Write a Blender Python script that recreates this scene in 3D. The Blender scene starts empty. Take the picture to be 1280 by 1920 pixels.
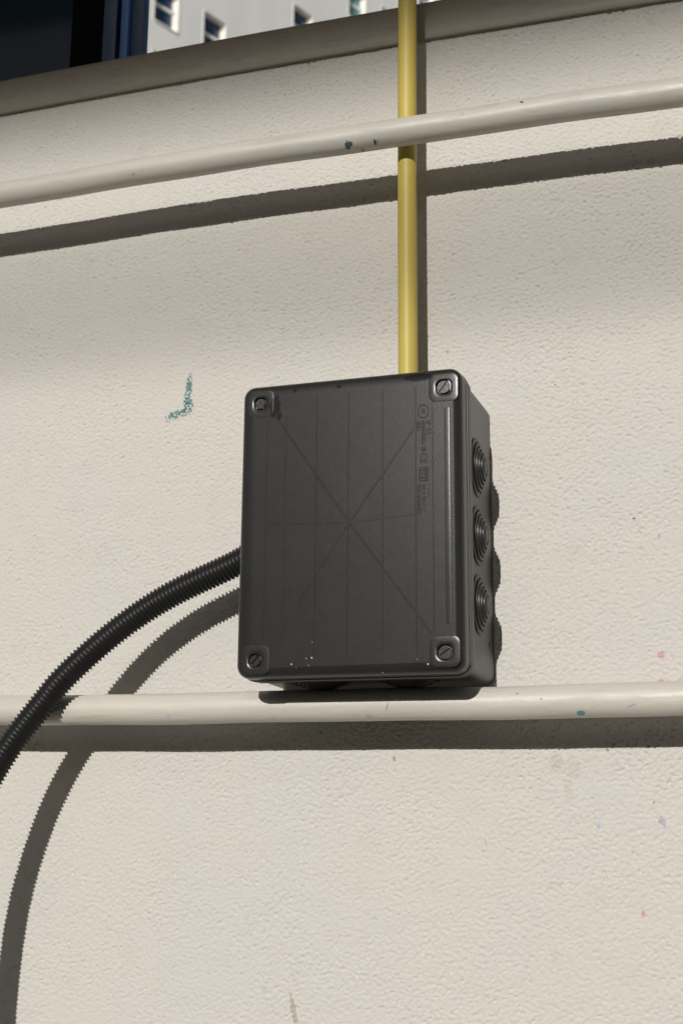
import bpy, bmesh, math, random
import mathutils.geometry
import numpy as np
from mathutils import Matrix, Vector

random.seed(7)
rng = np.random.default_rng(11)
scn = bpy.context.scene
COL = scn.collection

# ------------------------------------------------------------------ camera
cam_d = bpy.data.cameras.new('camera')
cam = bpy.data.objects.new('camera', cam_d)
COL.objects.link(cam)
CAM_R = ((0.953319, -0.295849, 0.060474), (0.301855, 0.928231, -0.217419), (0.008189, 0.225524, 0.974203))
CAM_C = (0.22766, -0.81228, -0.17008)
r_, f_, u_ = [Vector([CAM_R[i][j] for i in range(3)]) for j in range(3)]
m = Matrix.Identity(4)
for i in range(3):
    m[i][0], m[i][1], m[i][2], m[i][3] = r_[i], u_[i], -f_[i], CAM_C[i]
cam.matrix_world = m
cam_d.sensor_fit = 'VERTICAL'
cam_d.sensor_height = 36.0
cam_d.sensor_width = 24.0
cam_d.lens = 2467.23 / 1920 * 36.0
cam_d.clip_start = 0.02
cam_d.clip_end = 2000
cam_d.dof.use_dof = True
cam_d.dof.focus_distance = 0.80
cam_d.dof.aperture_fstop = 16
scn.camera = cam
scn.render.resolution_x, scn.render.resolution_y = 682, 1024

# ------------------------------------------------------------------ light
SUN_TX, SUN_TZ = 0.0095, 0.375          # light travels (tx, 1, -tz)
sun_to = Vector((-SUN_TX, -1.0, SUN_TZ)).normalized()
elev = math.asin(sun_to.z)
world = bpy.data.worlds.new('World')
scn.world = world
world.use_nodes = True
wn = world.node_tree
sky = wn.nodes.new('ShaderNodeTexSky')
sky.sky_type = 'NISHITA'
sky.sun_disc = False
sky.sun_elevation = elev
sky.sun_rotation = math.atan2(sun_to.x, sun_to.y)
sky.air_density = 1.0
sky.dust_density = 2.5
sky.ozone_density = 0.6
bg = wn.nodes['Background']
bg.inputs['Strength'].default_value = 0.070
wn.links.new(sky.outputs[0], bg.inputs['Color'])
sun_d = bpy.data.lights.new('sun', 'SUN')
sun_d.energy = 3.42
sun_d.angle = math.radians(0.53)
sun_d.color = (1.0, 0.970, 0.93)
sun = bpy.data.objects.new('sun', sun_d)
COL.objects.link(sun)
sun.rotation_euler = (-sun_to).to_track_quat('-Z', 'Y').to_euler()
sun.location = (0, -3, 5)
vs = scn.view_settings
vs.view_transform = 'Standard'
vs.look = 'None'
vs.gamma = 1.0
vs.exposure = 0.0
vs.use_curve_mapping = False


BRIDGE_Z, PIPE_Z, OPP_Z = .334, .198, -1.9    # where those edges' shadows centre on the wall


# ------------------------------------------------------------------ helpers
def tag(o, label=None, cat=None, group=None, kind=None):
    if label: o['label'] = label
    if cat: o['category'] = cat
    if group: o['group'] = group
    if kind: o['kind'] = kind
    return o


def link(name, me, mat=None, parent=None, smooth=False):
    o = bpy.data.objects.new(name, me)
    COL.objects.link(o)
    if mat is not None and not me.materials:
        me.materials.append(mat)
    if parent is not None:
        o.parent = parent
    if smooth:
        for p in me.polygons:
            p.use_smooth = True
    return o


def from_bm(name, bm, mat=None, parent=None, smooth=False, angle=None):
    bmesh.ops.recalc_face_normals(bm, faces=bm.faces)
    me = bpy.data.meshes.new(name)
    if angle is not None:
        for e in bm.edges:
            e.smooth = not (len(e.link_faces) == 2 and e.calc_face_angle(0) > math.radians(angle))
        smooth = True
    bm.to_mesh(me)
    bm.free()
    return link(name, me, mat, parent, smooth)


def add_box(bm, x0, x1, y0, y1, z0, z1, bev=0.0, seg=2):
    r = bmesh.ops.create_cube(bm, size=1.0)
    for v in r['verts']:
        v.co = Vector((x0 + (v.co.x + .5) * (x1 - x0), y0 + (v.co.y + .5) * (y1 - y0), z0 + (v.co.z + .5) * (z1 - z0)))
    if bev:
        es = list({e for v in r['verts'] for e in v.link_edges})
        bmesh.ops.bevel(bm, geom=es, offset=bev, segments=seg, affect='EDGES', profile=0.5)


def box(name, ext, mat, parent=None, bev=0.0, seg=2):
    bm = bmesh.new()
    add_box(bm, *ext, bev=bev, seg=seg)
    return from_bm(name, bm, mat, parent, angle=40 if bev else None)


def empty(name, loc=(0, 0, 0), rot=(0, 0, 0)):
    o = bpy.data.objects.new(name, None)
    COL.objects.link(o)
    o.location, o.rotation_euler = loc, rot
    o.empty_display_size = .05
    return o


def sweep(bm, pts, radii, seg=32, caps=True):
    """tube along a polyline with a radius for each point"""
    n = len(pts)
    P = [Vector(p) for p in pts]
    T = [(P[min(i + 1, n - 1)] - P[max(i - 1, 0)]).normalized() for i in range(n)]
    ref = Vector((0, 0, 1)) if abs(T[0].z) < .9 else Vector((0, 1, 0))
    N = (ref - T[0] * ref.dot(T[0])).normalized()
    rings = []
    for i in range(n):
        N = (N - T[i] * N.dot(T[i])).normalized()
        Bv = T[i].cross(N)
        rings.append([bm.verts.new(P[i] + (N * math.cos(a) + Bv * math.sin(a)) * radii[i])
                      for a in (2 * math.pi * k / seg for k in range(seg))])
    for a, b in zip(rings, rings[1:]):
        for k in range(seg):
            bm.faces.new((a[k], a[(k + 1) % seg], b[(k + 1) % seg], b[k]))
    if caps:
        bm.faces.new(rings[0][::-1])
        bm.faces.new(rings[-1])


def lathe(bm, prof, seg=40, mat4=None):
    """profile of (radius, height) turned about local z; closed at the axis when radius is 0"""
    rings = []
    for r, h in prof:
        if r < 1e-7:
            v = Vector((0, 0, h))
            rings.append([bm.verts.new(mat4 @ v if mat4 else v)])
        else:
            ring = []
            for k in range(seg):
                a = 2 * math.pi * k / seg
                v = Vector((r * math.cos(a), r * math.sin(a), h))
                ring.append(bm.verts.new(mat4 @ v if mat4 else v))
            rings.append(ring)
    for a, b in zip(rings, rings[1:]):
        for k in range(seg):
            k2 = (k + 1) % seg
            if len(a) == 1 and len(b) == 1:
                continue
            if len(a) == 1:
                bm.faces.new((a[0], b[k2], b[k]))
            elif len(b) == 1:
                bm.faces.new((a[k], a[k2], b[0]))
            else:
                bm.faces.new((a[k], a[k2], b[k2], b[k]))


def rrect(w, h, r, n=8):
    """rounded rectangle in x,z, counter-clockwise, half sizes w,h"""
    out = []
    for cx, cz, a0 in ((w - r, h - r, 0), (-w + r, h - r, 90), (-w + r, -h + r, 180), (w - r, -h + r, 270)):
        for k in range(n + 1):
            a = math.radians(a0 + 90 * k / n)
            out.append((cx + r * math.cos(a), cz + r * math.sin(a)))
    return out


def loft(bm, rings, cap0=True, cap1=True):
    vr = [[bm.verts.new(p) for p in ring] for ring in rings]
    n = len(vr[0])
    for a, b in zip(vr, vr[1:]):
        for k in range(n):
            bm.faces.new((a[k], a[(k + 1) % n], b[(k + 1) % n], b[k]))
    if cap0: bm.faces.new(vr[0][::-1])
    if cap1: bm.faces.new(vr[-1])
    return vr


# ------------------------------------------------------------------ materials
class NT:
    def __init__(self, name):
        self.m = bpy.data.materials.new(name)
        self.m.use_nodes = True
        self.t = self.m.node_tree
        self.b = self.t.nodes['Principled BSDF']
        self.out = self.t.nodes['Material Output']

    def node(self, typ, **kw):
        n = self.t.nodes.new(typ)
        for k, v in kw.items():
            setattr(n, k, v)
        return n

    def set(self, node, key, val):
        if hasattr(val, 'is_linked'):
            self.t.links.new(val, node.inputs[key])
        else:
            node.inputs[key].default_value = val

    def coords(self, kind='Object'):
        return self.node('ShaderNodeTexCoord').outputs[kind]

    def noise(self, vec, scale, detail=3, rough=.5, out='Fac', stretch=None):
        if stretch:
            mp = self.node('ShaderNodeMapping')
            mp.inputs['Scale'].default_value = stretch
            self.t.links.new(vec, mp.inputs['Vector'])
            vec = mp.outputs[0]
        n = self.node('ShaderNodeTexNoise')
        n.inputs['Scale'].default_value = scale
        n.inputs['Detail'].default_value = detail
        n.inputs['Roughness'].default_value = rough
        self.t.links.new(vec, n.inputs['Vector'])
        return n.outputs[out]

    def math(self, op, a, b=None, clamp=False):
        n = self.node('ShaderNodeMath', operation=op, use_clamp=clamp)
        self.set(n, 0, a)
        if b is not None: self.set(n, 1, b)
        return n.outputs[0]

    def rng(self, v, a, b, c=0., d=1., smooth=True):
        n = self.node('ShaderNodeMapRange')
        n.interpolation_type = 'SMOOTHSTEP' if smooth else 'LINEAR'
        self.set(n, 'Value', v)
        for k, x in zip(('From Min', 'From Max', 'To Min', 'To Max'), (a, b, c, d)):
            n.inputs[k].default_value = x
        return n.outputs[0]

    def mix(self, fac, a, b):
        n = self.node('ShaderNodeMix', data_type='RGBA')
        self.set(n, 0, fac)
        for s, v in ((6, a), (7, b)):
            if hasattr(v, 'is_linked'):
                self.t.links.new(v, n.inputs[s])
            else:
                n.inputs[s].default_value = (*v, 1)
        return n.outputs[2]

    def bump(self, h, strength=.3, dist=.001):
        n = self.node('ShaderNodeBump')
        n.inputs['Strength'].default_value = strength
        n.inputs['Distance'].default_value = dist
        self.t.links.new(h, n.inputs['Height'])
        self.t.links.new(n.outputs[0], self.b.inputs['Normal'])

    def col(self, c):
        self.set(self.b, 'Base Color', c if hasattr(c, 'is_linked') else (*c, 1))

    def ellipse(self, vec, cx, cz, rx, rz, ang=0., rag=.6, nscale=500., axes=(0, 2)):
        """soft ragged patch: 1 inside, 0 outside"""
        s = self.node('ShaderNodeVectorMath', operation='SUBTRACT')
        self.t.links.new(vec, s.inputs[0])
        s.inputs[1].default_value = (cx, 0, cz)
        mp = self.node('ShaderNodeMapping', vector_type='TEXTURE')
        mp.inputs['Rotation'].default_value = (0, -ang, 0)
        mp.inputs['Scale'].default_value = (rx, 1e3, rz)
        self.t.links.new(s.outputs[0], mp.inputs['Vector'])
        l = self.node('ShaderNodeVectorMath', operation='LENGTH')
        self.t.links.new(mp.outputs[0], l.inputs[0])
        nz = self.noise(vec, nscale, 2)
        d = self.math('ADD', l.outputs['Value'], self.math('MULTIPLY', self.math('SUBTRACT', nz, .5), rag * 2))
        return self.rng(d, 1.05, .75)


# (x, z, rx, rz, angle, colour, strength, raggedness, relief threshold or None)
TEAL = (.030, .15, .155)
PINK = (.50, .16, .32)
MARKS = [
    (-0.1455, 0.1209, .0024, .0125, -.10, TEAL, .85, .60, -.20),
    (-0.1448, 0.1114, .0034, .0055, .10, TEAL, .80, .65, -.20),
    (-0.1523, 0.1059, .0092, .0027, .20, TEAL, .85, .65, -.22),
    (-0.1588, 0.1014, .0040, .0012, .1, TEAL, .5, .7, .2),
    (0.1711, -0.0737, .0028, .0027, 0, PINK, .65, .6, None),
    (0.1705, -0.0895, .0024, .0017, 0, PINK, .6, .5, None),
    (0.1734, -0.0009, .0010, .0015, 0, PINK, .7, .4, None),
    (0.1543, -0.2235, .0013, .0018, .2, PINK, .75, .4, None),
    (0.1498, -0.1887, .0011, .0011, 0, PINK, .5, .5, None),
    (0.1304, -0.1746, .0013, .0018, -.2, (.22, .36, .72), .7, .4, None),
    (0.1673, -0.1713, .0022, .0032, .4, (.28, .25, .38), .6, .7, None),
    (0.1631, -0.1605, .0007, .0007, 0, (.05, .06, .06), .8, .2, None),
    (0.0418, 0.1323, .0011, .0016, .4, TEAL, .55, .4, None),
    (0.1588, 0.0114, .0011, .0007, .2, (.03, .08, .12), .9, .4, None),
    (0.1613, 0.0051, .0006, .0045, .35, (.10, .22, .20), .5, .8, .1),
    (0.1064, -0.1377, .0045, .0060, 0, (.30, .28, .24), .28, .9, None),
    (0.1171, -0.1406, .0050, .0070, .1, (.32, .30, .25), .22, .9, None),
    (0.1134, -0.1530, .0032, .0090, .1, (.36, .33, .26), .22, .9, None),
    (-0.0596, -0.2867, .0019, .0105, .22, (.30, .27, .20), .70, .35, None),
    (0.1126, 0.1025, .0005, .0006, 0, (.05, .06, .06), .8, .2, None),
    (0.0607, -0.1895, .0008, .0016, .3, (.10, .40, .36), .5, .5, None),
    (0.0623, -0.1843, .0004, .0030, .15, (.30, .10, .16), .4, .5, None),
    (0.1038, -0.2088, .0050, .0022, .2, (.30, .29, .26), .28, .9, .1),
    (0.1026, -0.2481, .0026, .0070, 0, (.45, .44, .28), .25, .9, None),
    (-0.1167, -0.2666, .0012, .0015, 0, (.30, .45, .70), .45, .5, None),
    (-0.0792, -0.2755, .0017, .0021, 0, (.30, .38, .40), .40, .7, None),
    (-0.2163, -0.2557, .0008, .0010, 0, (.50, .24, .08), .55, .4, None),
    (-0.0069, -0.2299, .0007, .0020, .2, (.20, .38, .75), .4, .5, None),
    (-0.0460, -0.1764, .0012, .0005, -.4, (.35, .10, .20), .5, .5, None),
    (0.0847, -0.2555, .0014, .0017, 0, (.35, .45, .62), .35, .5, None),
    (0.1321, -0.2150, .0006, .0006, 0, (.45, .40, .05), .6, .3, None),
    (0.0049, -0.1342, .0013, .0022, 0, (.16, .05, .03), .45, .6, None),
    (0.1375, -0.1297, .0012, .0012, 0, (.10, .05, .04), .6, .5, None),
    (0.1612, -0.1277, .0012, .0010, 0, (.16, .06, .04), .6, .5, None),
    (-0.1898, 0.3294, .0060, .0030, 0, (.40, .37, .30), .2, .9, None),
]


def mat_stucco():
    t = NT('painted_stucco')
    c = t.coords()
    big = t.noise(c, 6, 3, .6)
    mid = t.noise(c, 45, 4, .6)
    fine = t.noise(c, 420, 3, .6)
    col = t.mix(t.rng(big, .35, .68), (.566, .540, .492), (.553, .535, .498))
    col = t.mix(t.math('MULTIPLY', t.rng(mid, .52, .78), .35), col, (.50, .475, .42))
    col = t.mix(t.math('MULTIPLY', t.rng(fine, .60, .78), .25), col, (.44, .42, .36))
    at = t.node('ShaderNodeAttribute', attribute_name='relief')
    rel = at.outputs['Fac']
    mott = t.rng(t.noise(c, 1300, 2, .6), .32, .58, .45, 1.)
    for (x, z, rx, rz, a, rgb, st, rag, thr) in MARKS:
        k = t.math('MULTIPLY', t.ellipse(c, x, z, rx * (1.15 if thr is not None else .98), rz * (1.15 if thr is not None else .98), a, min(.95, rag + .25), 560.), 1. if thr is not None and thr < 0 else mott)
        if thr is not None:
            k = t.math('MULTIPLY', k, t.rng(rel, thr - .25, thr + .25))
        col = t.mix(t.math('MULTIPLY', k, st), col, rgb)
    t.col(col)
    t.b.inputs['Roughness'].default_value = .82
    t.b.inputs['Specular IOR Level'].default_value = .25
    h = t.noise(c, 720, 3, .6)
    t.bump(h, .75, .00035)
    return t.m


def mat_railpaint(marks):
    t = NT('cream_rail_paint')
    c = t.coords()
    a = t.noise(c, 9, 4, .6, stretch=(1, 6, 6))
    b = t.noise(c, 60, 4, .65, stretch=(.35, 3, 3))
    d = t.noise(c, 260, 3, .6)
    col = t.mix(t.rng(a, .35, .7), (.560, .530, .465), (.530, .508, .455))
    col = t.mix(t.math('MULTIPLY', t.rng(b, .50, .76), .6), col, (.38, .35, .28))
    col = t.mix(t.math('MULTIPLY', t.rng(d, .66, .76), .40), col, (.30, .28, .24))
    for (x, z, rx, rz, an, rgb, st, rag) in marks:
        k = t.ellipse(c, x, z, rx, rz, an, rag, 480.)
        col = t.mix(t.math('MULTIPLY', k, st), col, rgb)
    t.col(col)
    t.b.inputs['Roughness'].default_value = .42
    t.set(t.b, 'Roughness', t.rng(b, .3, .8, .36, .56))
    h = t.math('ADD', t.noise(c, 40, 3, .5, stretch=(.3, 2, 2)), t.math('MULTIPLY', t.noise(c, 380, 2), .25))
    t.bump(h, .5, .0012)
    return t.m


def mat_black(name, base, rough, stain=None, bumpk=.10, scale=900, spec=.5):
    t = NT(name)
    c = t.coords()
    a = t.noise(c, 22, 4, .6)
    b = t.noise(c, 160, 4, .6)
    lo = tuple(x * .93 for x in base)
    hi = tuple(x * 1.07 for x in base)
    col = t.mix(t.rng(a, .35, .68), lo, hi)
    dust = t.math('MULTIPLY', t.rng(t.noise(c, 38, 6, .75, stretch=(1, 1, .35)), .45, .85), .10)
    col = t.mix(dust, col, tuple(min(1, x * 1.35 + .002) for x in base))
    rg = t.rng(b, .3, .7, rough - .006, rough + .008)
    wet = None
    if stain:
        for (x, z, rx, rz) in stain:
            k = t.ellipse(c, x, z, rx, rz, 0, .45, 330.)
            col = t.mix(t.math('MULTIPLY', k, .70), col, (.009, .009, .009))
            wet = k if wet is None else t.math('MAXIMUM', wet, k)
    t.col(col)
    t.set(t.b, 'Roughness', rg)
    t.b.inputs['Specular IOR Level'].default_value = spec
    if wet is not None:
        t.set(t.b, 'Specular IOR Level', t.rng(wet, 0, 1, spec, spec * .40, smooth=False))
    t.bump(t.noise(c, scale, 2, .5), bumpk, .0003)
    return t.m


def mat_plain(name, rgb, rough=.5, var=.12, scale=40, spec=.5, metal=0., bumpk=0.):
    t = NT(name)
    c = t.coords()
    n = t.noise(c, scale, 4, .6)
    t.col(t.mix(t.rng(n, .3, .7), tuple(x * (1 - var) for x in rgb), tuple(min(1, x * (1 + var)) for x in rgb)))
    t.b.inputs['Roughness'].default_value = rough
    t.b.inputs['Specular IOR Level'].default_value = spec
    t.b.inputs['Metallic'].default_value = metal
    if bumpk:
        t.bump(t.noise(c, scale * 6, 3), bumpk, .001)
    return t.m


def mat_sill():
    t = NT('sill_paint')
    c = t.coords()
    a = t.noise(c, 14, 4, .6, stretch=(1, 1, 3))
    b = t.noise(c, 120, 4, .65, stretch=(.4, 1, 2))
    col = t.mix(t.rng(a, .3, .7), (.30, .265, .215), (.27, .245, .210))
    col = t.mix(t.math('MULTIPLY', t.rng(b, .50, .75), .6), col, (.19, .17, .14))
    # greenish grime along the bottom drip edge
    sx = t.node('ShaderNodeSeparateXYZ')
    t.t.links.new(c, sx.inputs[0])
    zb = t.math('ADD', sx.outputs['Z'], t.math('MULTIPLY', t.math('SUBTRACT', t.noise(c, 70, 4, .6), .5), .010))
    col = t.mix(t.math('MULTIPLY', t.rng(zb, .3715, .3660), .5), col, (.25, .25, .18))
    t.col(col)
    t.b.inputs['Roughness'].default_value = .5
    t.bump(t.noise(c, 90, 3, .5, stretch=(.4, 1, 2)), .25, .001)
    return t.m


def mat_yellow():
    t = NT('yellow_conduit_plastic')
    c = t.coords()
    a = t.noise(c, 30, 3, .6, stretch=(1, 1, .25))
    b = t.noise(c, 330, 3, .6)
    col = t.mix(t.rng(a, .3, .7), (.47, .365, .080), (.52, .410, .095))
    col = t.mix(t.math('MULTIPLY', t.rng(b, .68, .76), .5), col, (.25, .18, .05))
    t.col(col)
    t.b.inputs['Roughness'].default_value = .46
    t.b.inputs['Specular IOR Level'].default_value = .35
    t.bump(t.noise(c, 60, 2, .5, stretch=(1, 1, .1)), .06, .001)
    return t.m


def mat_facade():
    t = NT('ribbed_facade_render')
    c = t.coords()
    w = t.node('ShaderNodeTexWave', wave_type='BANDS', bands_direction='X')
    w.inputs['Scale'].default_value = 2.2
    w.inputs['Distortion'].default_value = .5
    t.t.links.new(c, w.inputs['Vector'])
    a = t.noise(c, .5, 4, .6, stretch=(1, 1, .25))
    col = t.mix(t.rng(a, .3, .7), (.66, .69, .69), (.73, .755, .75))
    col = t.mix(t.math('MULTIPLY', w.outputs['Fac'], .22), col, (.6, .61, .60))
    t.col(col)
    t.b.inputs['Roughness'].default_value = .9
    t.bump(w.outputs['Fac'], .22, .02)
    return t.m


def mat_paving():
    t = NT('warm_grey_paving')
    c = t.coords()
    a = t.noise(c, .7, 5, .65)
    b = t.noise(c, 25, 4, .7)
    col = t.mix(t.rng(a, .3, .7), (.29, .27, .23), (.36, .335, .29))
    col = t.mix(t.math('MULTIPLY', b, .3), col, (.16, .145, .12))
    t.col(col)
    t.b.inputs['Roughness'].default_value = .9
    t.bump(b, .3, .01)
    return t.m


M_STUCCO = mat_stucco()
M_SILL = mat_sill()
M_RAIL1 = mat_railpaint([
    (-0.0127, 0.2675, .0030, .0020, .3, (.03, .07, .10), .92, .9),
    (-0.0148, 0.2622, .0010, .0013, .2, (.03, .07, .10), .9, .6),
    (-0.0035, 0.2645, .0018, .0009, -.2, (.03, .07, .10), .92, .7),
    (0.0057, 0.2669, .0011, .0012, 0, (.03, .06, .09), .95, .5),
    (0.0075, 0.2670, .0006, .0005, 0, (.05, .12, .13), .9, .4),
    (0.0655, 0.2755, .0010, .0018, 0, (.52, .40, .08), .65, .6),
    (0.1041, 0.2778, .0014, .0008, -.5, (.03, .04, .05), .95, .4),
    (-0.2419, 0.2589, .0070, .0022, -.15, (.10, .24, .20), .55, .9),
    (-0.2587, 0.2579, .0050, .0012, -.15, (.12, .22, .18), .4, .9),
    (-0.1697, 0.2689, .0022, .0012, 0, (.34, .27, .15), .5, .8),
    (-0.1698, 0.2609, .0030, .0008, 0, (.12, .16, .14), .5, .8)])
M_RAIL2 = mat_railpaint([
    (0.1282, -0.1113, .0026, .0016, 0, (.03, .27, .26), .9, .35),
    (0.1061, -0.1031, .0009, .0006, 0, (.03, .20, .20), .8, .5),
    (0.0022, -0.1115, .0030, .0014, 0, (.25, .38, .40), .45, .9),
    (-0.0518, -0.1081, .0016, .0018, 0, (.35, .50, .52), .40, .6),
    (-0.0597, -0.1115, .0013, .0010, 0, (.26, .36, .46), .40, .6),
    (0.0137, -0.1061, .0007, .0035, -.35, (.24, .23, .20), .5, .7),
    (0.0382, -0.1026, .0080, .0006, 0, (.25, .22, .17), .5, .9),
    (-0.1297, -0.1096, .0018, .0016, .2, (.30, .40, .52), .40, .7),
    (0.0919, -0.0997, .0009, .0007, 0, (.45, .12, .10), .6, .4),
    (0.1573, -0.1075, .0028, .0006, .3, (.18, .26, .32), .55, .7)])
M_LID = mat_black('black_lid_plastic', (.0215, .0215, .0207), .27,
                  [(-0.0471, 0.0758, 0.0042, 0.0078), (-0.0442, 0.0694, 0.002, 0.003), (0.0440, 0.0858, 0.009, 0.0026), (-0.0343, 0.0846, 0.0016, 0.0012), (-0.0061, 0.0848, 0.0018, 0.0012)], spec=.27)
M_TEXT = mat_black('moulded_letter_plastic', (.013, .013, .013), .5, spec=.2)
M_BODY = mat_black('dark_grey_body_plastic', (.030, .0292, .0276), .38, spec=.5)
M_GROM = mat_black('black_rubber', (.020, .020, .019), .46)
M_SCREW = mat_black('black_screw_plastic', (.020, .020, .020), .26, bumpk=.2, scale=500)
M_COND = mat_black('black_corrugated_plastic', (.016, .016, .0165), .40, spec=.24)
M_YEL = mat_yellow()
M_FLECK = mat_plain('white_paint_fleck', (.62, .62, .60), .6)
M_BLUE = mat_plain('navy_blue_frame_paint', (.050, .100, .205), .38, .08)
M_BLUE2 = mat_plain('bright_blue_bead_paint', (.085, .24, .64), .36, .08)
M_GASKET = mat_plain('black_gasket_rubber', (.004, .004, .0045), .8, spec=.1)
M_DARKGLASS = mat_plain('dark_window_glass', (.012, .028, .046), .06, .05, spec=.22)
M_PAVE = mat_paving()
M_FACADE = mat_facade()
M_WHITE = mat_plain('white_window_paint', (.78, .78, .76), .5, .05, 2)
M_PANE = mat_plain('far_blue_glass', (.018, .040, .085), .12, .2, .8)
M_CURTAIN = mat_plain('teal_blind_glass', (.10, .26, .27), .4, .2, .8)
M_ROOF = mat_plain('dark_roof_felt', (.10, .10, .10), .9, .2, 1)
M_CONC = mat_plain('weathered_concrete', (.30, .29, .27), .9, .15, 3)
M_CREAM = mat_plain('cream_slab_paint', (.42, .385, .32), .85, .08, 4)
M_OCHRE = mat_plain('ochre_render', (.30, .22, .13), .9, .12, 1)
M_STEEL = mat_plain('galvanised_steel', (.35, .36, .36), .5, .1, 20, metal=.4)

# ------------------------------------------------------------------ setting: ground
GZ = -1.30
bm = bmesh.new()
g = 450
vsq = [bm.verts.new(c) for c in ((-g, -g, GZ), (g, -g, GZ), (g, g, GZ), (-g, g, GZ))]
bm.faces.new(vsq)
tag(from_bm('ground', bm, M_PAVE), 'warm grey paved ground below the wall', kind='structure')

# ------------------------------------------------------------------ stucco parapet wall
STEP = .00076
fx = np.arange(-.365, .230, STEP)
fz = np.arange(-.330, .3712, STEP)
nx, nz = 1024, 1024


def band(lx, lz, lo, hi, seed):
    """band-passed noise: wavelengths lx, lz (m) set the anisotropy"""
    r = np.random.default_rng(seed).standard_normal((nz, nx))
    F = np.fft.fft2(r)
    kx = np.fft.fftfreq(nx, STEP)[None, :] * lx
    kz = np.fft.fftfreq(nz, STEP)[:, None] * lz
    k = np.hypot(kx, kz)
    F *= np.exp(-(k / hi) ** 2) * (1 - np.exp(-(k / lo) ** 2))
    h = np.fft.ifft2(F).real
    return h / h.std()


h1 = band(.0050, .0035, .7, 1.2, 1)
h2 = band(.0030, .0022, .7, 1.3, 2)
h3 = band(.030, .022, .4, 1.2, 3)
h5 = band(.0037, .0022, .6, 1.3, 5)
amp = 1.0 + .22 * np.tanh(band(.09, .07, .3, 1.2, 4))
pits = np.clip(-h5 - .8, 0, 1.7)
hh = (.42 * np.tanh(h1 * .6 + .8 * h2) - 1.05 * pits) * amp       # pebbly skin with small dragged pits
hh -= hh.mean()
relief = hh[:len(fz), :len(fx)]
slow = h3[:len(fz), :len(fx)]
coarse = .92 + .28 / (1 + np.exp(-(fx - .02) / .08))[None, :]      # the render is laid a little coarser to the right
disp = relief * .00062 * coarse + slow * .00008
cx0 = np.concatenate([[-2.6, -1.6, -1.0, -.7, -.5], fx, [.4, .55, .8, 1.4, 2.6]])
cz0 = np.concatenate([[GZ - .02, -1.0, -.7, -.5], fz])
H = np.zeros((len(cz0), len(cx0)))
RL = np.zeros_like(H)
H[4:, 5:5 + len(fx)] = disp
RL[4:, 5:5 + len(fx)] = relief
X, Z = np.meshgrid(cx0, cz0)
verts = np.stack([X, -H, Z], -1).reshape(-1, 3)
nc, nr = len(cx0), len(cz0)
ii = np.arange((nr - 1) * (nc - 1))
rr, cc = ii // (nc - 1), ii % (nc - 1)
a = rr * nc + cc
faces = np.stack([a, a + 1, a + nc + 1, a + nc], -1)
# the body of the wall behind its rendered face
bx = np.array([(x, y, z) for x in (-2.6, 2.6) for y in (.004, .20) for z in (GZ - .02, .3640)], float)
nb = len(verts)
bf = np.array([(0, 1, 3, 2), (4, 6, 7, 5), (0, 4, 5, 1), (2, 3, 7, 6), (1, 5, 7, 3), (0, 2, 6, 4)]) + nb
verts = np.vstack([verts, bx])
faces = np.vstack([faces, bf])
me = bpy.data.meshes.new('stucco_wall')
me.vertices.add(len(verts))
me.vertices.foreach_set('co', verts.astype(np.float32).ravel())
me.loops.add(faces.size)
me.loops.foreach_set('vertex_index', faces.astype(np.int32).ravel())
me.polygons.add(len(faces))
me.polygons.foreach_set('loop_start', np.arange(0, faces.size, 4, dtype=np.int32))
me.polygons.foreach_set('loop_total', np.full(len(faces), 4, np.int32))
sm = np.ones(len(faces), bool)
sm[-6:] = False
me.polygons.foreach_set('use_smooth', sm)
me.update(calc_edges=True)
at = me.attributes.new('relief', 'FLOAT', 'POINT')
at.data.foreach_set('value', np.concatenate([RL.ravel(), np.zeros(8)]).astype(np.float32))
me.materials.append(M_STUCCO)
tag(link('stucco_wall', me), 'cream painted stucco wall with small coloured paint spots', 'wall')


# sill along the wall's top, bowed very slightly as laid
def bow(x, k):
    return k * (1 - (x / .30) ** 2) if abs(x) < .9 else k * (1 - 9.)


bm = bmesh.new()
xs = [-2.6, -1.2] + [-.6 + .05 * i for i in range(25)] + [1.2, 2.6]
rings = []
for x in xs:
    b = max(-.0045, min(.0016, .0016 * (1 - ((x + .05) / .24) ** 2)))
    z0, z1 = .3650 + b, .3948 + b
    prof = [(-.0030, z0), (.205, z0), (.205, z1 + .004), (.002, z1 + .001), (-.0012, z1 + .0003), (-.0026, z1 - .0012), (-.0030, z1 - .003), (-.0034, z0 + .006), (-.0034, z0 + .0006)]
    rings.append([(x, y, z) for y, z in prof])
loft(bm, rings)
tag(from_bm('window_sill', bm, M_SILL, angle=50), 'long brown-grey painted sill capping the stucco wall', 'sill')

# ------------------------------------------------------------------ painted rails
R_RAIL = .0098


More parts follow.
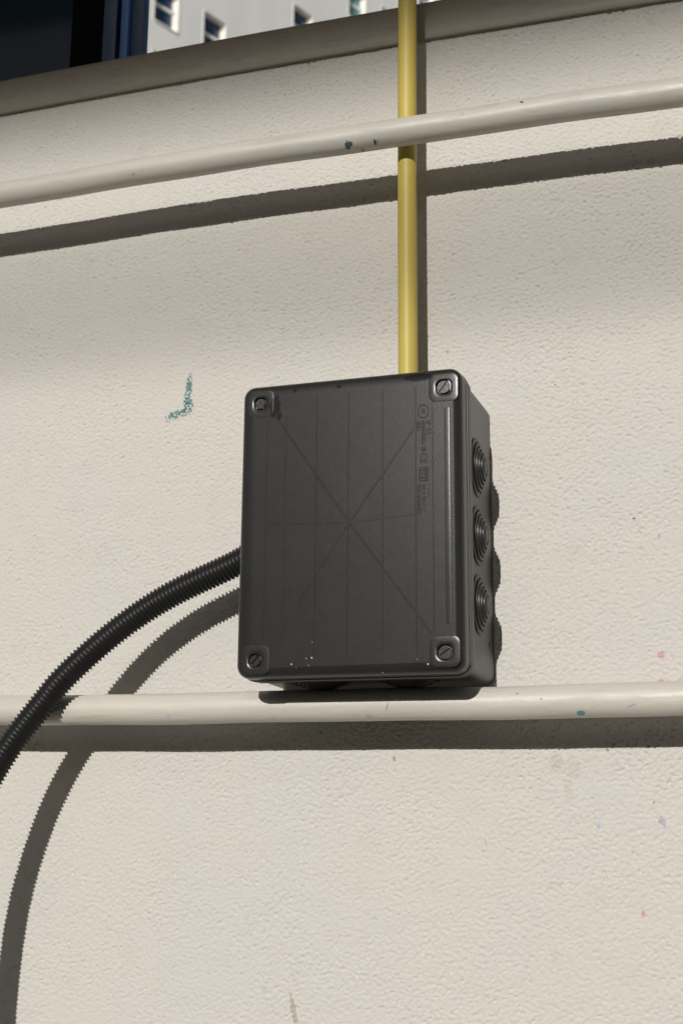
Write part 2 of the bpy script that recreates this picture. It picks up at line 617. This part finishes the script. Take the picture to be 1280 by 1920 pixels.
def rail(name, z0, tilt, stand, bowk, xc, halfw, mat, label, r):
    e = empty(name, (0, -stand, z0))
    bm = bmesh.new()
    pts, rad = [], []
    for i in range(141):
        x = -1.75 + i * .025
        b = max(-3 * abs(bowk), min(3 * abs(bowk), bowk * (1 - ((x - xc) / halfw) ** 2)))
        w = .00035 * math.sin(x * 23 + z0 * 40) + .0002 * math.sin(x * 61)
        pts.append((x, .0002 * math.sin(x * 31), tilt * x + b + w))
        rad.append(r * (1 + .006 * math.sin(x * 47 + 1)))
    sweep(bm, pts, rad, 48)
    o = from_bm('tube', bm, mat, e, angle=40)
    o.location = (0, 0, 0)
    for bxp in (-1.1, .75):
        bm = bmesh.new()
        sweep(bm, [(bxp, .0, tilt * bxp - .001), (bxp, stand - .004, tilt * bxp - .001)], [.005, .005], 16)
        lathe(bm, [(.0, .0), (.018, 0), (.018, .004), (.0, .004)], 24,
              Matrix.Translation((bxp, stand - .0015, tilt * bxp - .001)) @ Matrix.Rotation(math.pi / 2, 4, 'X'))
        from_bm('bracket', bm, mat, e, angle=40)
    tag(e, label, 'rail', 'painted rails along the wall')
    return e


# ellipse() of the rail paint reads tube-local coordinates: shift marks by the rail's height
for mt, zz in ((M_RAIL1, .2724), (M_RAIL2, -.1033)):
    for n in mt.node_tree.nodes:
        if n.type == 'VECT_MATH' and n.operation == 'SUBTRACT':
            v = n.inputs[1].default_value
            n.inputs[1].default_value = (v[0], v[1], v[2] - zz)
rail('wall_rail', .2712, .0027, .0440, .0024, -.06, .25, M_RAIL1, 'upper cream painted round rail with blue chips crossing the yellow pipe', .0092)
rail('wall_rail', -.1031, .0, .0390, -.0009, -.04, .22, M_RAIL2, 'lower cream painted round rail running just below the black box', R_RAIL)

# ------------------------------------------------------------------ yellow pipe
PIPE_Y = -.0270
bm = bmesh.new()
p0, p1 = Vector((.0216, PIPE_Y, .070)), Vector((.0221, PIPE_Y, .3747))
dv = (p1 - p0) / (p1.z - p0.z)
pts = [p0 + dv * (i * .02) for i in range(62)]
pts = [(p.x + .0002 * math.sin(p.z * 19), p.y, p.z) for p in pts]
sweep(bm, pts, [.0064] * len(pts), 48)
tag(from_bm('yellow_pipe', bm, M_YEL, angle=40), 'yellow plastic conduit pipe running up the wall from the black box', 'pipe')

# ------------------------------------------------------------------ junction box
BW, BH = .0699, .0913          # half width and half height of the lid
RIM, FRONT = -.0713, -.0857    # y of the lid's rim and of its face
jb = empty('junction_box', (0, 0, 0), (-.0052, -.0015, -.0048))
tag(jb, 'black plastic junction box with screwed lid mounted on the stucco wall', 'junction box')

# body
bm = bmesh.new()
N = 10
rings = []
for y, ins, r in ((.003, .0002, .0075), (-.0100, .0003, .0075), (-.0590, .0011, .0075), (-.0594, .0010, .0075),
                  (-.0598, -.0003, .0085), (-.0702, -.0006, .0088), (-.0707, -.0004, .0088), (-.0709, .0004, .0080), (-.0725, .0012, .0075)):
    rings.append([(x, y, z) for x, z in rrect(BW - ins, BH - ins, r, N)])
loft(bm, rings)
from_bm('body', bm, M_BODY, jb, angle=35)

# lid
SCREWS = [(-0.0570, 0.0784, .9, .0036), (0.0593, 0.0783, -.9, .0042), (-0.0566, -0.0810, 2.3, .0036), (0.0587, -0.0796, 2.55, .0042)]
bm = bmesh.new()
rings = []
for y, ins in ((-.0711, .0005), (-.0714, .0001), (-.0760, .0001)):
    rings.append([(x, y, z) for x, z in rrect(BW - ins, BH - ins, .0078, N)])
fr = .0062
for k in range(8):
    a = math.radians(90 * k / 7)
    ins = .0003 + fr * (1 - math.cos(a))
    y = FRONT + fr - fr * math.sin(a)
    rings.append([(x, y, z) for x, z in rrect(BW - ins, BH - ins, max(.0078 - ins * .6, .003), N)])
for dy, ins in ((-.0001, .0069),):
    rings.append([(x, FRONT + dy, z) for x, z in rrect(BW - ins, BH - ins, .0055, N)])
vr = loft(bm, rings, cap0=False, cap1=False)
fv = list(vr[-1])
loops = [list(range(len(fv)))]
for sx, sz, ang, sr in SCREWS:
    k0 = len(fv)
    fv += [bm.verts.new((sx + (sr + .0011) * math.cos(2 * math.pi * k / 28), FRONT - .0001, sz + (sr + .0011) * math.sin(2 * math.pi * k / 28))) for k in range(28)]
    loops.append(list(range(k0, k0 + 28)))
p2 = [Vector((v.co.x, v.co.z)) for v in fv]
ed = [(lp[k], lp[(k + 1) % len(lp)]) for lp in loops for k in range(len(lp))]
res = mathutils.geometry.delaunay_2d_cdt(p2, ed, [], 0, 1e-7)
for tri in res[2]:
    c = sum((res[0][i] for i in tri), Vector((0, 0))) / 3
    if any((c - Vector((sx, sz))).length < sr + .00105 for sx, sz, _, sr in SCREWS):
        continue
    idx = [min(range(len(p2)), key=lambda j: (p2[j] - res[0][i]).length_squared) for i in tri]
    try:
        bm.faces.new([fv[i] for i in idx])
    except ValueError:
        pass
lid = from_bm('lid', bm, M_LID, jb, angle=35)
FY = FRONT - .0001


def ridge(bm, x0, z0, x1, z1, w=.0006, h=.00022):
    """low moulded ridge with sloped flanks lying on the lid's face"""
    d = Vector((x1 - x0, 0, z1 - z0)).normalized()
    s = Vector((-d.z, 0, d.x))
    A, B = Vector((x0, FY, z0)), Vector((x1, FY, z1))
    h *= .75
    prof = [(-w, .0001), (-w * .45, -h), (w * .45, -h), (w, .0001)]
    ra = [bm.verts.new(A + s * p + Vector((0, q, 0))) for p, q in prof]
    rb = [bm.verts.new(B + s * p + Vector((0, q, 0))) for p, q in prof]
    for k in range(3):
        bm.faces.new((ra[k], ra[k + 1], rb[k + 1], rb[k]))


for x, za, zb, h in ((-0.0517, 0.0700, -0.0690, 0.00012), (-0.0396, 0.0690, -0.0720, 0.0001), (-0.0198, 0.0800, -0.0790, 0.00018), (0.0004, 0.0800, -0.0790, 0.00018), (0.0219, 0.0800, -0.0790, 0.00014), (0.0421, 0.0800, -0.0790, 0.00024), (0.0524, 0.0700, -0.0690, 0.00024)):
    bm = bmesh.new()
    ridge(bm, x, za, x, zb, .00055, h)
    from_bm('moulded_ridge', bm, M_LID, lid)
for (xa, za), h in (((-0.0455, 0.0678), 0.00026), ((0.0422, 0.0554), 0.00022), ((-0.0298, -0.0471), 0.0001), ((0.0510, -0.0688), 0.00026), ((-0.0510, 0.0010), 8e-05), ((0.0452, 0.0017), 8e-05)):
    bm = bmesh.new()
    ridge(bm, 0.0013, -0.0008, xa, za, .0007, h)
    from_bm('moulded_ridge', bm, M_LID, lid)
bm = bmesh.new()
lathe(bm, [(.0018, .0), (.0012, .00016), (.0006, .00022), (0, .00024)], 20,
      Matrix.Translation((0.0013, FY + .00008, -0.0008)) @ Matrix.Rotation(math.pi / 2, 4, 'X'))
from_bm('gate_mark', bm, M_TEXT, lid, angle=40)
# softly rolled edge between the corner bosses of the right side
for s_ in (1,):
    bm = bmesh.new()
    prof = [(.0120, .00002), (.0105, -.00010), (.0094, -.000135), (.0085, -.00015), (.0078, -.00014), (.0071, -.00008), (.0064, .00006), (.0055, .00040)]
    rows = []
    for z, kk in ((-.0670, .0), (-.0655, .55), (-.0630, 1.), (.0, 1.), (.0650, 1.), (.0672, .55), (.0686, .0)):
        rows.append([bm.verts.new((s_ * (BW - ins), FRONT + (dy if dy > .0001 else dy * kk + .0002 * (1 - kk)), z)) for ins, dy in prof])
    for a, b in zip(rows, rows[1:]):
        for k in range(len(prof) - 1):
            bm.faces.new((a[k], a[k + 1], b[k + 1], b[k]))
    from_bm('edge_roll', bm, M_LID, lid, smooth=True)

# corner bosses with slotted screws
for sx, sz, ang, sr in SCREWS:
    ox = -1 if sx < 0 else 1
    oz = -1 if sz < 0 else 1
    bm = bmesh.new()
    rings = []
    for hw, dy, q in ((.0090, .00008, .5), (.0084, -.00003, .5), (.0076, -.00007, .55), (.0067, -.00010, .6), (.0060, -.00011, .65)):
        ring = []
        for x, z in rrect(hw, hw, hw * q, 8):
            ring.append((sx - ox * .0003 + x, FRONT + dy - .0001, sz - oz * .0005 + z))
        rings.append(ring)
    # inner hole ring
    hole = []
    nn = len(rings[0])
    for k in range(nn):
        a = math.atan2(rings[-1][k][2] - sz, rings[-1][k][0] - sx)
        hole.append((sx + (sr + .0008) * math.cos(a), FRONT - .00022, sz + (sr + .0008) * math.sin(a)))
    hole2 = [(sx + (x - sx) * .96, FRONT - .0001, sz + (z - sz) * .96) for x, _, z in hole]
    hole3 = [(sx + (x - sx) * .92, FRONT + .0022, sz + (z - sz) * .92) for x, _, z in hole]
    loft(bm, rings + [hole, hole2, hole3], cap0=False)
    boss = from_bm('corner_boss', bm, M_LID, lid, angle=60)
    # screw head: ring plus two half-discs leaving a slot
    bm = bmesh.new()
    base = Matrix.Translation((sx, FRONT + .00055, sz)) @ Matrix.Rotation(ang, 4, 'Y') @ Matrix.Rotation(math.pi / 2, 4, 'X')
    lathe(bm, [(0, -.0016), (sr * .97, -.0016), (sr * .97, -.0007), (0, -.0007)], 28, base)
    for s in (-1, 1):
        poly = []
        d0 = sr * .17
        a0 = math.asin(d0 / (sr * .93))
        for k in range(15):
            a = a0 + (math.pi - 2 * a0) * k / 14
            poly.append((sr * .93 * math.cos(a), s * sr * .93 * math.sin(a)))
        lo = [bm.verts.new(base @ Vector((x, y, -.0009))) for x, y in poly]
        hi = [bm.verts.new(base @ Vector((x * .94, y * .94 + s * .00008, .00045))) for x, y in poly]
        n = len(poly)
        for k in range(n):
            bm.faces.new((lo[k], lo[(k + 1) % n], hi[(k + 1) % n], hi[k]))
        bm.faces.new(hi)
    from_bm('screw', bm, M_SCREW, lid, angle=35)


# moulded lettering, reading downwards along the strip at the right
def lettering(txt, x, z, size, h=.00022, sx=1.0):
    cu = bpy.data.curves.new('moulded_lettering', 'FONT')
    cu.body = txt
    cu.size = size
    cu.extrude = h
    cu.offset = size * .012
    cu.resolution_u = 3
    ob = bpy.data.objects.new('tmp_text', cu)
    COL.objects.link(ob)
    bpy.context.view_layer.update()
    dg = bpy.context.evaluated_depsgraph_get()
    me = bpy.data.meshes.new_from_object(ob.evaluated_get(dg))
    bpy.data.objects.remove(ob)
    me.materials.clear()
    R = Matrix(((0, 1, 0, x), (0, 0, -1, FY), (-1, 0, 0, z), (0, 0, 0, 1)))
    me.transform(R @ Matrix.Diagonal((sx, 1, 1, 1)))
    me.name = 'moulded_lettering'
    return link('moulded_lettering', me, M_TEXT, lid)


lettering('IP 55', 0.0487, 0.0584, .0040, sx=1.1)
lettering('00003081 \u25A0', 0.0456, 0.0584, .0037, sx=1.0)
lettering('8081', 0.0428, 0.0584, .0033)
lettering('CE', 0.0451, 0.0388, .0056, sx=1.0)
lettering('00 0 00 0 C', 0.0457, 0.0194, .0034)
lettering('000 0000000', 0.0429, 0.0194, .0032)
lettering('- -----', 0.0491, 0.0194, .0032, sx=1.1)
# oval certification mark and framed symbol
bm = bmesh.new()
for r0, r1 in ((.0029, .0035),):
    q = 28
    prof = [(r0, .0), (r0 + .0001, -.00025), (r1 - .0001, -.00025), (r1, .0)]
    rg = []
    for k in range(q):
        a = 2 * math.pi * k / q
        rg.append([bm.verts.new((0.0469 + r * math.cos(a), FY + y, 0.0642 + 1.25 * r * math.sin(a))) for r, y in prof])
    for k in range(q):
        for j in range(3):
            bm.faces.new((rg[k][j], rg[k][j + 1], rg[(k + 1) % q][j + 1], rg[(k + 1) % q][j]))
for dz in (-.0011, .0, .0011):
    ridge(bm, 0.0457, 0.0642 + dz, 0.0482, 0.0642 + dz, .00035, .00025)
from_bm('certification_mark', bm, M_TEXT, lid)
bm = bmesh.new()
for (xa, za, xb, zb) in ((.0466, .0300, .0515, .0300), (.0466, .0222, .0515, .0222), (.0466, .0300, .0466, .0222), (.0515, .0300, .0515, .0222),
                         (.0503, .0300, .0503, .0222), (.0474, .0285, .0500, .0285), (.0474, .0270, .0498, .0258), (.0474, .0240, .0500, .0240), (.0478, .0232, .0478, .0250)):
    ridge(bm, xa + -0.0021, za + -0.0006, xb + -0.0021, zb + -0.0006, .0004, .00026)
from_bm('framed_symbol', bm, M_TEXT, lid)

# grommets: stepped rubber cones in the side walls
GPROF = [(.0186, -.0004), (.0186, .0011), (.0180, .0016), (.0162, .0016), (.0160, .0006), (.0152, .0006), (.0150, .0028), (.0145, .0032),
         (.0135, .0032), (.0133, .0021), (.0126, .0021), (.0124, .0043), (.0119, .0047), (.0111, .0047), (.0109, .0036), (.0102, .0036),
         (.0100, .0058), (.0096, .0062), (.0089, .0062), (.0087, .0050), (.0080, .0050), (.0078, .0072), (.0074, .0076), (.0062, .0076),
         (.0058, .0068), (.0050, .0066), (.0046, .0078), (.0040, .0080), (0, .0080)]
bm = bmesh.new()
lathe(bm, GPROF, 48)
bmesh.ops.recalc_face_normals(bm, faces=bm.faces)
gme = bpy.data.meshes.new('grommet')
for e in bm.edges:
    e.smooth = not (len(e.link_faces) == 2 and e.calc_face_angle(0) > math.radians(35))
for f in bm.faces:
    f.smooth = True
bm.to_mesh(gme)
bm.free()
gme.materials.append(M_GROM)
GY = -.0400
spots = [((BW - .0012, GY, z), (0, math.pi / 2, 0)) for z in (.0397, -.0032, -.0456)]
spots += [((-BW + .0012, GY, z), (0, -math.pi / 2, 0)) for z in (.0397, -.0032, -.0456)]
spots += [((x, GY, -BH + .0012), (math.pi, 0, 0)) for x in (-.030, .026)]
spots += [((x, GY + (.013 if x > 0 else 0), BH - .0012), (0, 0, 0)) for x in (-.030, .0216)]
for loc, rot in spots:
    o = bpy.data.objects.new('grommet', gme)
    COL.objects.link(o)
    o.parent = jb
    o.location, o.rotation_euler = loc, rot
    o.scale = (1, 1, .55 if loc[2] < -.08 else .74)

# small moulded pip low on the right flank
bm = bmesh.new()
lathe(bm, [(.0014, -.0005), (.0014, .0005), (.0009, .0008), (0, .0008)], 14, Matrix.Translation((BW - .0006, -.0130, -.0665)) @ Matrix.Rotation(math.pi / 2, 4, 'Y') @ Matrix.Diagonal((1.6, 1, 1, 1)))
from_bm('moulded_pip', bm, M_GROM, jb, angle=40)

# white paint flecks low on the lid
for x, z, r in ((-0.0335, -0.0838, 0.00062), (-0.0243, -0.0807, 0.0004), (-0.0210, -0.0804, 0.0006), (-0.0229, -0.0847, 0.0003), (0.0487, -0.0860, 0.0006), (0.0425, -0.0831, 0.0003), (-0.0304, -0.0855, 0.0003), (0.0214, -0.0899, 0.0003), (-0.0208, -0.0711, 0.0003), (-0.0592, -0.0857, 0.0003), (-0.0538, -0.0871, 0.0003)):
    bm = bmesh.new()
    bmesh.ops.create_icosphere(bm, subdivisions=1, radius=r)
    for v in bm.verts:
        v.co = Vector((v.co.x * random.uniform(.75, 1.2) + x, v.co.y * .3 + (FRONT - .0001 if z > -.0848 else FRONT + fr - math.sqrt(fr * fr - min(.005, -.0848 - z) ** 2)), v.co.z * random.uniform(.75, 1.2) + z))
    from_bm('paint_fleck', bm, M_FLECK, lid, smooth=True)

# ------------------------------------------------------------------ corrugated conduit
ctrl = [(-0.0560, -0.0360, 0.0050), (-0.0720, -0.0350, 0.0000), (-0.0899, -0.0345, -0.0108), (-0.1319, -0.0375, -0.0277), (-0.1697, -0.0440, -0.0524), (-0.2003, -0.0555, -0.0841), (-0.2096, -0.0580, -0.0971), (-0.2189, -0.0605, -0.1097), (-0.2359, -0.0675, -0.1368), (-0.2524, -0.0770, -0.1807), (-0.2596, -0.0830, -0.2202), (-0.2622, -0.0880, -0.2656), (-0.2617, -0.0920, -0.3140), (-0.2580, -0.0960, -0.4000), (-0.2500, -0.0950, -0.5200), (-0.2500, -0.0900, -0.7000), (-0.2500, -0.0800, -0.9500), (-.25, -.07, GZ + .005)]


def catmull(P, per):
    out = []
    P = [Vector(p) for p in P]
    P = [P[0] * 2 - P[1]] + P + [P[-1] * 2 - P[-2]]
    for i in range(1, len(P) - 2):
        for k in range(per):
            t = k / per
            a, b, c, d = P[i - 1], P[i], P[i + 1], P[i + 2]
            out.append(.5 * ((2 * b) + (c - a) * t + (2 * a - 5 * b + 4 * c - d) * t * t + (3 * b - a - 3 * c + d) * t ** 3))
    out.append(P[-2])
    return out


def smooth_path(P, it):
    P = [Vector(p) for p in P]
    for _ in range(it):
        P = [P[0]] + [(P[i - 1] + P[i] * 2 + P[i + 1]) / 4 for i in range(1, len(P) - 1)] + [P[-1]]
    return P


dense = smooth_path(catmull(ctrl, 40), 400)
L = [0]
for a, b in zip(dense, dense[1:]):
    L.append(L[-1] + (b - a).length)
L = np.array(L)
D3 = np.array([tuple(v) for v in dense])
PITCH = .00275
prof = [(0, .0076), (.09, .0083), (.17, .0087), (.27, .0088), (.37, .0087), (.45, .0083), (.54, .0076), (.78, .0074)]
ss, rad = [], []
k = 0
while (k + 1) * PITCH < L[-1]:
    for t, r in prof:
        ss.append((k + t) * PITCH)
        rad.append(r)
    k += 1
pts = np.stack([np.interp(ss, L, D3[:, j]) for j in range(3)], -1)
bm = bmesh.new()
sweep(bm, [tuple(p) for p in pts], rad, 28)
tag(from_bm('corrugated_conduit', bm, M_COND, angle=50), 'black corrugated flexible conduit curving left out of the junction box', 'conduit')

# ------------------------------------------------------------------ dark window with blue frame at the left
wy = .055
win = empty('dark_window', (0, wy, .3990))
tag(win, 'dark glass window with navy blue frame above the sill', 'window')


def wpart(name, x0, x1, y0, y1, z0, z1, mat, bev=.0012):
    o = box(name, (x0, x1, y0 - wy, y1 - wy, z0 - .3990, z1 - .3990), mat, win, bev)
    return o


wpart('frame_jamb', -.2349, -.2235, .056, .066, .3992, 1.55, M_BLUE, .0008)
wpart('glazing_bead', -.2425, -.2351, .052, .065, .3992, 1.55, M_BLUE2, .0016)
wpart('frame_groove', -.2475, -.2427, .062, .065, .3992, 1.55, M_GASKET, .0005)
wpart('sash_stile', -.2599, -.2477, .055, .066, .3992, 1.55, M_BLUE, .0010)
wpart('gasket', -.2955, -.2601, .064, .070, .3992, 1.55, M_GASKET, .002)
wpart('frame_rail', -1.55, -.2957, .060, .103, .3992, .4100, M_BLUE)
wpart('frame_rail', -1.55, -.2957, .060, .103, 1.50, 1.55, M_BLUE)
wpart('pane', -1.55, -.2950, .074, .080, .4102, 1.4998, M_DARKGLASS, 0)

# ------------------------------------------------------------------ apartment building far behind
P0 = Vector((-20.99036, 46.61257, 0))
ang = math.atan2(.91906752, .3941001)
bl = empty('apartment_building', (P0.x, P0.y, GZ), (0, 0, ang))
tag(bl, 'pale grey apartment block with deep white-framed windows seen above the sill', 'building')
# local: x along the facade, -y faces the camera's side, z up from the ground
WU = [-11.6, -8.8, -3.42, -.62, 5.05, 9.05, 11.65, 14.85, 19.5, 23.2, 25.8]
WW, WH = 1.42, 1.96
ROW0, ROWH, NROW = 32.26 - GZ - 9 * 3.28, 3.28, 14
U0, U1, HT = -14., 30., ROW0 + NROW * ROWH + .6
us = sorted([U0, U1] + [u for w in WU for u in (w, w + WW)])
zs = sorted([0, HT] + [z for r in range(NROW) for z in (ROW0 + r * ROWH, ROW0 + r * ROWH + WH)])
holes = {(round(w, 3), round(ROW0 + r * ROWH, 3)) for w in WU for r in range(NROW)}
bm = bmesh.new()
V = {}


def gv(x, y, z):
    k = (round(x, 3), round(y, 3), round(z, 3))
    if k not in V: V[k] = bm.verts.new((x, y, z))
    return V[k]


for a, b in zip(us, us[1:]):
    for c, d in zip(zs, zs[1:]):
        if (round(a, 3), round(c, 3)) in holes:
            continue
        bm.faces.new((gv(a, 0, c), gv(b, 0, c), gv(b, 0, d), gv(a, 0, d)))
DEP = 14.
for q in (((U0, 0, 0), (U0, DEP, 0), (U0, DEP, HT), (U0, 0, HT)), ((U1, 0, 0), (U1, DEP, 0), (U1, DEP, HT), (U1, 0, HT)), ((U0, DEP, 0), (U1, DEP, 0), (U1, DEP, HT), (U0, DEP, HT))):
    bm.faces.new([bm.verts.new(v) for v in q])
from_bm('facade_wall', bm, M_FACADE, bl)
box('roof', (U0 - .3, U1 + .3, -.3, DEP + .3, HT + .005, HT + .5), M_ROOF, bl)

# one window: reveal box with frame and transom; its pane is a sub-part
bm = bmesh.new()
RD = .36
t_ = .05
add_box(bm, 0, t_, -.02, RD, 0, WH)
add_box(bm, WW - t_, WW, -.02, RD, 0, WH)
add_box(bm, t_, WW - t_, -.02, RD, WH - t_, WH)
add_box(bm, t_, WW - t_, -.06, RD, 0, t_)
add_box(bm, t_, WW - t_, RD - .10, RD - .02, WH * .52, WH * .52 + .13)
add_box(bm, t_, t_ + .07, RD - .10, RD - .02, t_, WH - t_)
add_box(bm, WW - t_ - .07, WW - t_, RD - .10, RD - .02, t_, WH - t_)
bmesh.ops.recalc_face_normals(bm, faces=bm.faces)
wme = bpy.data.meshes.new('far_window')
bm.to_mesh(wme)
bm.free()
wme.materials.append(M_WHITE)
panes = []
for mt in (M_PANE, M_CURTAIN):
    bm = bmesh.new()
    add_box(bm, t_ * .5, WW - t_ * .5, RD - .045, RD - .030, t_ * .5, WH - t_ * .5)
    bmesh.ops.recalc_face_normals(bm, faces=bm.faces)
    pm = bpy.data.meshes.new('far_pane')
    bm.to_mesh(pm)
    bm.free()
    pm.materials.append(mt)
    panes.append(pm)
for w in WU:
    for r in range(NROW):
        o = bpy.data.objects.new('window', wme)
        COL.objects.link(o)
        o.parent = bl
        o.location = (w, 0, ROW0 + r * ROWH)
        teal = (abs(w - 9.05) < .1 and r == 11) or random.random() < .12
        if abs(w - 9.05) > .1 and r in (9, 10) and -4 < w < 6: teal = False
        q = bpy.data.objects.new('pane', panes[1 if teal else 0])
        COL.objects.link(q)
        q.parent = o

# ------------------------------------------------------------------ unseen blockers added around the camera to shade the wall
# unseen slab on two columns, added to block the upper sky
lg = empty('sky_blocker_slab', (0, 0, GZ))
tag(lg, 'unseen cream slab added over the stucco wall to block the upper sky', 'roof')
box('slab', (-4.5, 4.5, -1.75, .32, 1.85 - GZ, 2.1 - GZ), M_CREAM, lg, .01)
for x in (-3.0, 3.0):
    box('column', (x - .14, x + .14, -.30, -.02, 0, 1.848 - GZ), M_CREAM, lg, .01)

# footbridge added unseen between sun and wall: its edge dims the top of the wall
BT = 10.0
fb = empty('shade_bridge', (-SUN_TX * BT, -BT, GZ))
tag(fb, 'unseen concrete span added to dim the top of the wall', 'shade_blocker')
zb = BRIDGE_Z + SUN_TZ * BT - GZ
box('deck', (-13, 13, 0, 2.4, zb, zb + .35), M_CONC, fb, .02)
box('parapet', (-13, 13, .002, .18, zb + .352, zb + 1.5), M_CONC, fb, .02)
for x in (-12, 12):
    box('pier', (x - .4, x + .4, .7, 1.7, 0, zb - .002), M_CONC, fb, .03)
# unseen steel pipe on posts, added to dim the band below the upper rail
PT = 12.0
sp_ = empty('shade_pipe', (0, -PT, GZ))
tag(sp_, 'thin unseen steel pipe on posts added to dim a band of the wall', 'pipe')
zp = PIPE_Z + SUN_TZ * PT - GZ
bm = bmesh.new()
sweep(bm, [(-9, 0, zp), (9, 0, zp)], [.0165, .0165], 16)
from_bm('tube', bm, M_STEEL, sp_, angle=40)
for x in (-8.5, 8.5):
    box('post', (x - .05, x + .05, -.05, .05, 0, zp - .019), M_STEEL, sp_, .005)

# low unseen ochre block, added to cut sky fill and keep shadows dark
OT = 32.0
ob = empty('ochre_sky_blocker', (0, -OT, GZ))
tag(ob, 'low unseen ochre block added across the yard to keep shadows dark', 'building')
zt = OPP_Z + SUN_TZ * OT - GZ
box('wall', (-45, 45, -9, 0, 0, zt - .25), M_OCHRE, ob)
box('roof', (-45.3, 45.3, -9.3, .3, zt - .248, zt), M_ROOF, ob)
bm = bmesh.new()
add_box(bm, 0, 1.4, -.02, .06, 0, 1.6, .02)
bmesh.ops.recalc_face_normals(bm, faces=bm.faces)
ome = bpy.data.meshes.new('blocker_window')
bm.to_mesh(ome)
bm.free()
ome.materials.append(M_PANE)
for k in range(16):
    for r in range(3):
        o = bpy.data.objects.new('window', ome)
        COL.objects.link(o)
        o.parent = ob
        o.location = (-40 + k * 5, 0, 1.4 + r * 3.1)
